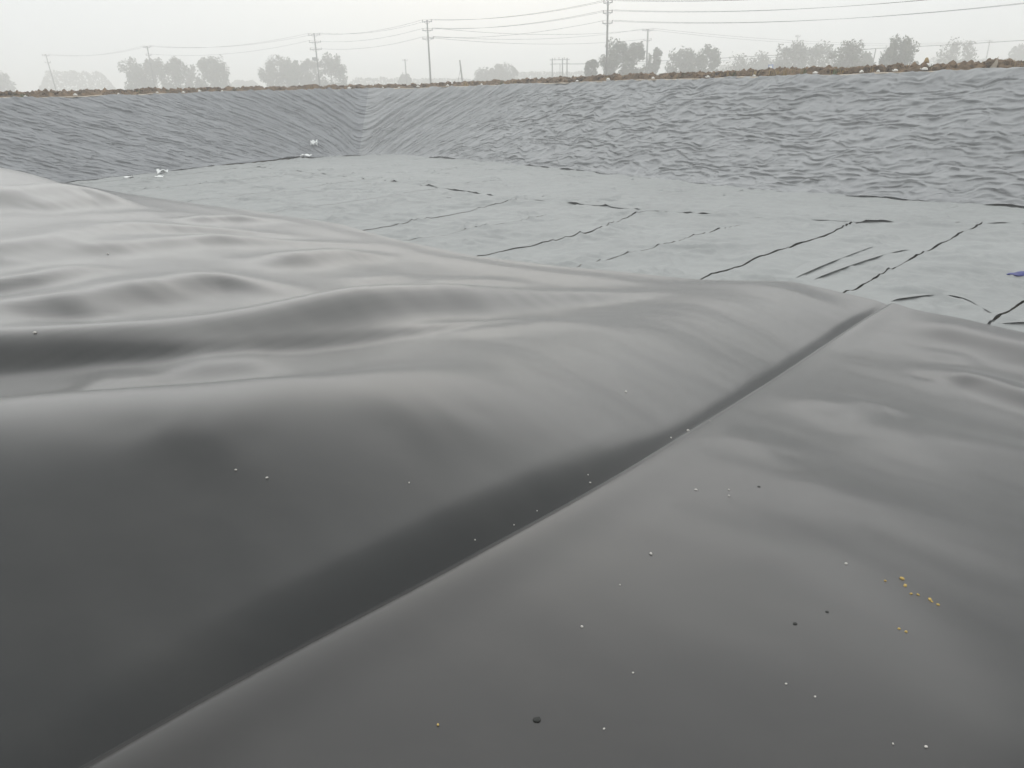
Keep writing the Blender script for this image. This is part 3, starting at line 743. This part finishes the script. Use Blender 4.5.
# ------------------------------------------------------------------ pebbles and dirt on the liner
peb = [lump_mesh('pebble', M_pebble, (0.5, 0.42, 0.34), k + 50, 0.2, 1, 0.5) for k in range(4)]
cly = [lump_mesh('clay_crumb', M_clod, (0.5, 0.42, 0.3), k + 60, 0.25, 1, 0.5) for k in range(4)]
mud = [lump_mesh('mud_spot', M_mud, (0.5, 0.46, 0.035), k + 70, 0.2, 2, 0.4) for k in range(2)]
ORD = 'first second third fourth fifth sixth seventh eighth ninth tenth eleventh twelfth thirteenth fourteenth fifteenth sixteenth'.split()
def specks(lst, meshes, name, label, cat, group):
    for k, (px, py, s) in enumerate(sorted(lst)):
        x, y, z = surface_hit(px, py); dist = math.sqrt(x * x + y * y + (z - EYE) ** 2); size = 0.78 * s * dist / F
        o = link(name, meshes[k % len(meshes)]); o.location = (x, y, z + 0.12 * size); o.scale = (size,) * 3; o.rotation_euler.z = random.uniform(0, 6)
        tag(o, label + ', ' + ORD[k] + ' from the left', cat, group)
specks([(651, 554, 5), (582, 627, 4), (696, 490, 4), (729, 496, 3), (729, 490, 3), (846, 564, 4), (633, 673, 3), (604, 729, 3), (786, 684, 3), (815, 697, 3), (926, 747, 4), (620, 585, 2.5), (893, 744, 3), (710, 421, 2.5)],
       peb, 'pebble', 'tiny white pebble on the black liner right of the seam', 'pebble', 'pebbles on the right liner sheet')
specks([(588, 475, 2.5), (590, 483, 3.5), (537, 511, 2.5), (688, 431, 5), (671, 438, 3), (514, 525, 2.5), (475, 540, 2.5)],
       peb, 'pebble', 'tiny white pebble lodged in the dark seam between the liner sheets', 'pebble', 'pebbles in the seam')
specks([(626, 392, 4), (236, 470, 3.5), (267, 478, 4), (409, 483, 3), (108, 254, 3), (35, 333, 4)],
       peb, 'pebble', 'tiny white pebble on the wavy black liner left of the seam', 'pebble', 'pebbles on the left liner sheet')
specks([(902, 579, 6), (905, 586, 5), (911, 594, 4), (918, 595, 4), (930, 600, 5), (938, 605, 4), (885, 581, 3.5), (899, 629, 3.5), (906, 632, 3.5), (932, 602, 3), (438, 725, 4)],
       cly, 'clay_crumb', 'yellow crumb of clay on the black liner right of the seam', 'clay crumb', 'clay crumbs on the right liner sheet')
specks([(537, 720, 9), (795, 624, 5), (759, 487, 4), (827, 612, 4)], mud, 'mud_spot', 'dark mud spot on the right black liner', 'mud spot', 'mud spots on the right liner sheet')

# ------------------------------------------------------------------ power poles and wires
GZ = 2.42
def pole_pos(px, py, height):
    d = ray(px, py); t = (GZ + height - EYE) / d.z
    return Vector((d.x * t, d.y * t, GZ))
poles = {}
def power_pole(key, px, py, height, arms, label, line_dir, mat=M_conc, r0=0.19, r1=0.12, group='power poles beyond the pit', extra=None, lean=0.0, arm_len=0.9):
    p = pole_pos(px, py, height)
    e = empty('power_pole', p, line_dir)
    e.rotation_euler.y = lean
    mb = MB(); mb.tube([(0, 0, -0.3), (0, 0, height * .5), (0, 0, height)], [r0, (r0 + r1) / 2, r1], 10); mb.build('shaft', mat, e, True)
    att = []
    for zt, al in arms:
        a = MB(); a.box((0, 0.0, zt), (0.05, al, 0.06)); ar = a.build('crossarm', M_steel, e)
        for y in (-al * .92, al * .92) + ((0.35,) if zt == arms[0][0] and len(arms) < 3 else ()):
            i = MB(); i.lathe((0, y, zt + 0.06), [(.03, 0), (.08, .05), (.05, .10), (.09, .15), (.05, .2), (.07, .26), (.03, .32)]); i.build('insulator', M_insul, ar, True)
            att.append(Vector((0, y, zt + 0.38)))
        b = MB(); b.tube([(0, -al * .6, zt - .05), (0.0, 0, zt - .45)], 0.025, 5); b.tube([(0, al * .6, zt - .05), (0, 0, zt - .45)], 0.025, 5); b.build('brace', M_steel, ar)
    if extra: extra(e)
    tag(e, label, 'power pole', group)
    M = Matrix.Translation(p) @ Matrix.Rotation(line_dir, 4, 'Z') @ Matrix.Rotation(lean, 4, 'Y')
    poles[key] = [M @ a for a in att]
    return e
def transformer(e):
    t = MB(); t.box((0.0, 0.55, 7.0), (0.28, 0.38, 0.3)); o = t.build('switch_box', M_steel, e)
    t = MB(); t.box((0, 0.25, 6.6), (0.05, 0.6, 0.05)); t.build('bracket', M_steel, o)
three = [(11.7, 0.75), (10.4, 1.0), (9.1, 1.0)]
LD = 0.72 - math.pi
power_pole('E', 608, 1, 12, [(11.75, 0.7), (10.4, 0.75), (9.0, 0.8)], 'tallest concrete power pole right of centre with three crossarms', 1.1)
power_pole('D', 427, 20, 12, [(11.7, 0.95), (10.3, 1.0), (8.9, 1.1)], 'concrete power pole with three wide crossarms left of centre', 1.3)
power_pole('C', 314, 33, 12, [(11.6, 1.3), (10.2, 1.3), (8.8, 1.3)], 'power pole with three crossarms and a small switch box', 1.5, extra=transformer)
power_pole('B', 147, 46, 12, [(11.7, 1.1), (9.9, .8)], 'hazy power pole in front of the left clump of trees', 1.3)
power_pole('A', 48, 54, 12, [(11.6, 1.3), (9.8, 1.0)], 'leftmost leaning power pole faint in the haze', 1.3, lean=-0.07)
power_pole('F', 648, 29, 12, [(11.7, 1.3), (9.6, 0.9)], 'hazy power pole in front of the wind bent trees', 1.3, r0=.24, r1=.17)
power_pole('G', 798, 35, 11, [(10.6, 0.6)], 'slim pale power pole before the right trees', 1.3, mat=M_paleconc, r0=.22, r1=.16)
power_pole('I', 905, 46, 9, [(8.7, 0.4)], 'slim pale post in front of the round tree', 1.3, mat=M_paleconc, r0=.17, r1=.14)
power_pole('J', 990, 40, 11, [(10.6, 0.8)], 'rightmost faint power pole in the haze', 1.3, r0=.22, r1=.16)
power_pole('N', 687, 48, 9, [(8.7, 0.4)], 'faint slim post between the two wind bent trees', 1.3, mat=M_paleconc, r0=.2, r1=.16)
power_pole('Mm', 405, 59, 9, [(8.6, 0.8)], 'very faint power pole just left of the middle pole', 1.3, r0=.2, r1=.15)
power_pole('H', 874, 49, 6.5, [(6.2, 0.25)], 'short dark wooden pole leaning right at the roadside', -0.4, mat=M_wood, r0=.14, r1=.11, lean=0.06)
def strut(e):
    t = MB(); t.tube([(-1.7, 0, 0), (-0.1, 0, 4.6)], 0.05, 6); t.build('stay', M_wood, e)
power_pole('K', 462, 60, 6.5, [(6.1, 0.25)], 'short dark leaning pole with a stay near the centre', 0.0, mat=M_wood, r0=.22, r1=.17, lean=-0.08, extra=strut)
# frame of three posts (small switching station)
def hframe():
    c = pole_pos(561, 58, 7.0); e = empty('switch_frame', c, 0.1)
    for x in (-2.3, 0.4, 1.6): MB().tube([(x, 0, -.2), (x, 0, 7.0)], [.2, .15], 8).build('post', M_conc, e)
    for z in (6.6, 5.6): MB().box((-.3, 0.2, z), (2.6, .06, .08)).build('beam', M_steel, e)
    for x in (-1.6, -.5, .9): MB().lathe((x, .2, 6.7), [(.06, 0), (.12, .1), (.06, .2), (.12, .3), (.05, .5)]).build('insulator', M_insul, e, True)
    tag(e, 'small three post switching frame in the haze at centre', 'switch frame')
hframe()
# near pole of the main line, just past the right edge of the view
e = power_pole('P0', 1330, -70, 12, [(11.75, 0.7), (10.4, 0.75), (9.0, 0.8)], 'concrete power pole standing outside the view to the right', 1.1)
e = power_pole('Q0', 1250, 25, 7.5, [(7.2, 0.25)], 'low roadside pole standing outside the view to the right', -0.4, mat=M_wood, r0=.14, r1=.11)
e = power_pole('Z0', 560, 64, 6.5, [(6.1, .4)], 'small roadside pole behind the switching frame', -0.3, r0=.14, r1=.11)
def wire(a, b, sag, label, r=0.024, group=None):
    n = 22; pts = []
    for i in range(n + 1):
        t = i / n; p = a.lerp(b, t); p = p - Vector((0, 0, sag * 4 * t * (1 - t))); pts.append(p)
    o = MB().tube(pts, r, 4).build('overhead_wire', M_wire, None, True)
    tag(o, label, 'wire', group)
def run(k1, k2, idx, sag, label, r=0.024):
    for k, (i, j) in enumerate(idx): wire(poles[k1][i], poles[k2][j], sag, label + ', ' + ORD[k] + ' from the top', r, label)
run('E', 'P0', [(i, i) for i in (0, 1, 2, 3, 4, 5)], 2.0, 'dark overhead wire from the tallest pole to the right edge', 0.02)
run('D', 'E', [(0, 0), (1, 1), (2, 2), (3, 3), (5, 5)], 0.9, 'overhead wire between the two tall poles at centre', 0.022)
run('C', 'D', [(0, 0), (1, 1), (3, 3), (5, 5)], 1.0, 'overhead wire left of the middle three crossarm pole', 0.024)
run('B', 'C', [(0, 0), (1, 1), (4, 3)], 1.4, 'faint overhead wire above the left clump of trees', 0.024)
run('A', 'B', [(0, 0), (1, 1)], 1.2, 'faintest overhead wire at the far left', 0.024)
run('D', 'F', [(2, 0), (4, 1), (5, 3)], 1.2, 'level overhead wire from middle pole to the hazy pole', 0.028)
wire(poles['F'][0], poles['J'][0], 2.0, 'faint overhead wire running right from the hazy pole', 0.03, 'faint wires at right')
wire(poles['F'][1], poles['J'][1], 2.4, 'faint overhead wire sagging lower right of the hazy pole', 0.03, 'faint wires at right')
wire(poles['H'][0], poles['Q0'][0], 0.25, 'low dark cable from the short leaning pole to the right edge', 0.06, 'low roadside cables')
wire(poles['Z0'][0], poles['H'][0], 0.5, 'low dark cable crossing before the trees', 0.075, 'low roadside cables')
wire(poles['Z0'][1], poles['H'][1], 1.1, 'low dark cable sagging lowest before the trees', 0.045, 'low roadside cables')
# small blue road sign
c = pole_pos(771, 64, 3.0); e = empty('road_sign', c, -0.3)
MB().tube([(0, 0, -.2), (0, 0, 2.4)], .06, 8).build('post', M_paleconc, e); MB().box((0, -.08, 2.5), (.42, .02, .42)).build('sign_plate', M_signblue, e); MB().box((0, -.11, 2.5), (.24, .012, .22)).build('white_panel', M_white, e)
tag(e, 'small square blue road sign on a post right of centre', 'road sign')
# white marker posts at the field edge
for px, py in ((831, 60),):
    c = pole_pos(px, py, 3.2); e = empty('marker_post', c); MB().tube([(0, 0, -.2), (0, 0, 3.1)], [.16, .13], 8).build('shaft', M_paleconc, e, True); MB().lathe((0, 0, 3.1), [(.15, 0), (.15, .06), (.05, .1)]).build('cap', M_paleconc, e)
    tag(e, 'short pale marker post in front of the right trees', 'post')

# ------------------------------------------------------------------ trees
def tree(px, ytop, wpx, height, mat, label, seed, lean=0.25, density=1.0, low=0.15, group='hazy trees beyond the pit'):
    """px: image column of the base, ytop: row of the crown top, wpx: crown width in pixels"""
    r = random.Random(seed)
    c = pole_pos(px, ytop, height); dist = c.length; wid = wpx / F * dist * 0.5
    e = empty('tree', c)
    tr = MB(); top = Vector((lean * height * .35, 0, height * .8))
    tr.tube([(0, 0, -.3), tuple(top * .35), tuple(top * .7), tuple(top)], [.022 * height, .017 * height, .01 * height, .003 * height], 7)
    lobes = []
    nl = int(26 + 12 * density)
    for k in range(nl):
        hz = r.uniform(.12, .93); a = r.uniform(0, 6.28)
        shape = math.sqrt(max(0.05, 1 - max(0, (hz - .45) / .55) ** 2.2)) * r.uniform(.75, 1.05)
        rad = wid * shape * math.sqrt(r.uniform(.05, 1))
        q = Vector((math.cos(a) * rad + lean * height * hz * .45, math.sin(a) * rad, hz * height))
        lobes.append((q, wid * r.uniform(.18, .34)))
        b0 = top * min(.95, max(.2, hz * .75)); tr.tube([b0, b0.lerp(q, .6) + Vector((0, 0, -.02 * height)), q], [.007 * height, .005 * height, .002 * height], 5)
    tr.build('trunk', M_bark, e, True)
    nper = int(85 * density); sz = 0.0013 * dist
    co = []
    for q, rad in lobes:
        d = rng.standard_normal((nper, 3)); d /= np.linalg.norm(d, axis=1)[:, None]
        rr_ = rad * rng.uniform(0.1, 1.15, (nper, 1)) ** 0.6
        cc = np.array(q) + d * rr_ * np.array([1.0, 1, 1.35]) + np.array([lean * 0.5, 0, 0.1]) * rr_ * rng.uniform(0, 1, (nper, 1))
        a = rng.standard_normal((nper, 3)); a[:, 0] += lean * 2; a[:, 2] += .6; a /= np.linalg.norm(a, axis=1)[:, None]
        b = np.cross(a, rng.standard_normal((nper, 3))); b /= np.linalg.norm(b, axis=1)[:, None] + 1e-6
        s = sz * rng.uniform(.6, 1.5, (nper, 1))
        co.append(np.stack([cc - a * s, cc + b * s * .5, cc + a * s * 1.2, cc - b * s * .5], 1).reshape(-1, 3))
    co = np.concatenate(co); keep = co[:, 2].reshape(-1, 4).min(1) > 0.1
    co = co.reshape(-1, 4, 3)[keep].reshape(-1, 3)
    link('crown', mesh_from('crown', co, np.arange(len(co)).reshape(-1, 4), mat, False), e)
    tag(e, label, 'tree', group)
T = [
 (-6, 72, 22, 9, M_leafA, 'pale tree cut by the left edge of the picture', .1, 1),
 (134, 61, 26, 10, M_leafA, 'leftmost tree of the left clump', .05, 1.1),
 (152, 60, 24, 10, M_leafB, 'tree behind the hazy pole in the left clump', .05, 1),
 (171, 58, 22, 10, M_leafA, 'tallest narrow tree of the left clump', .1, 1),
 (189, 66, 16, 8.5, M_leafB, 'small low tree in the left clump', .05, .8),
 (208, 58, 30, 10, M_leafA, 'rightmost broad tree of the left clump', .1, 1.2),
 (273, 58, 28, 10, M_leafB, 'broad tree left of the switch box pole', .08, 1.1),
 (293, 59, 22, 9.5, M_leafA, 'middle tree left of the switch box pole', .08, .9),
 (309, 60, 20, 9.5, M_leafB, 'tree right behind the switch box pole', .1, .9),
 (328, 56, 26, 10, M_leafA, 'tree right of the switch box pole', .15, 1),
 (404, 75, 13, 5, M_leafB, 'small round bush left of the middle pole', .05, .7),
 (484, 69, 22, 6, M_leafA, 'low shrubby tree at the centre, left one', .1, .9),
 (502, 65, 26, 7, M_leafB, 'low shrubby tree at the centre, right one', .1, .9),
 (612, 42, 30, 10, M_leafA, 'wind bent tree behind the tallest pole', .38, 1.1),
 (629, 43, 26, 10, M_leafB, 'wind bent tree right of the tallest pole', .4, 1),
 (650, 49, 18, 9, M_leafA, 'narrow wind bent tree behind the hazy pole', .4, .7),
 (590, 60, 14, 6, M_leafA, 'small dark bush beside the switching frame', .2, .9),
 (680, 50, 30, 9, M_leafB, 'left half of the leaning tree pair right of the hazy pole', .4, 1),
 (702, 46, 26, 9.5, M_leafA, 'right half of the leaning tree pair right of the hazy pole', .45, 1),
 (745, 60, 40, 7, M_leafB, 'low pale tree near the small blue sign', .2, .7),
 (762, 57, 36, 8, M_leafA, 'pale tree behind the small blue sign', .2, .6),
 (790, 45, 28, 10, M_leafB, 'tree behind the slim pale power pole', .2, .9),
 (816, 46, 30, 10, M_leafA, 'feathery tree right of the slim pale power pole', .25, .9),
 (845, 44, 30, 9.5, M_leafB, 'dark leaning tree left of the short dark pole', .3, 1.2),
 (864, 54, 18, 8, M_leafA, 'small leaning tree behind the short dark pole', .3, .8),
 (901, 39, 31, 9.5, M_leafA, 'dense round tree behind the slim pale post', .12, 1.5),
 (958, 41, 30, 11, M_leafB, 'pale thin tree at the right', .15, .7),
 (1020, 46, 16, 11, M_leafA, 'pale tree cut by the right edge of the picture', .15, .7)]
for k, (px, yt, w_, hgt, m, lab, ln_, den) in enumerate(T): tree(px, yt, w_, hgt * (0.66 if 825 < px < 930 else 0.78 if px > 560 else 1.0), m, lab, 300 + k, ln_, den)
# far hedge and scrub reading as one mass
co = []
for (x0, x1, y0, d0) in ((40, 118, 78, 420), (225, 265, 83, 400), (345, 480, 80, 380), (500, 600, 74, 360), (700, 800, 68, 360), (915, 1030, 63, 380)):
    for k in range(2600):
        px = random.uniform(x0, x1); ed = perlin(np.array(px / 9.0), np.array(y0 * 1.0), 5); hor = 99.5 - 0.0264 * px
        d = ray(px, hor - 1); dist = d0 + random.uniform(-12, 12); q = d * (dist / math.hypot(d.x, d.y))
        hm = (hor - y0) / F * dist * (1 + .14 * float(ed)) * min(1, .25 + (px - x0) / 16, .25 + (x1 - px) / 16); z = GZ + random.random() ** .8 * (hm + 0.6)
        a = Vector((random.gauss(0, 1), random.gauss(0, 1), random.gauss(0, 1) + .4)).normalized(); b = a.orthogonal().normalized(); s = random.uniform(.35, .8)
        c = Vector((q.x, q.y, z)); co += [c - a * s, c + b * s * .6, c + a * s, c - b * s * .6]
co = np.array([v[:] for v in co])
o = link('distant_scrub', mesh_from('distant_scrub', co, np.arange(len(co)).reshape(-1, 4), M_leafB, False)); tag(o, 'faint grey line of distant scrub on the horizon', 'scrub', kind='stuff')

# ------------------------------------------------------------------ haze
mb = MB(); mb.box((0, 0, 7.2), (2500, 2500, 8.6))
m = bpy.data.materials.new('dusty_air'); m.use_nodes = True; t = m.node_tree; t.nodes.clear()
ou = t.nodes.new('ShaderNodeOutputMaterial'); pv = t.nodes.new('ShaderNodeVolumePrincipled')
pv.inputs['Color'].default_value = (0.985, 0.99, 0.988, 1); pv.inputs['Density'].default_value = 0.0042; pv.inputs['Anisotropy'].default_value = 0.2
t.links.new(pv.outputs[0], ou.inputs['Volume'])
o = mb.build('haze', m); tag(o, 'pale dusty haze filling the air', 'haze', kind='stuff')
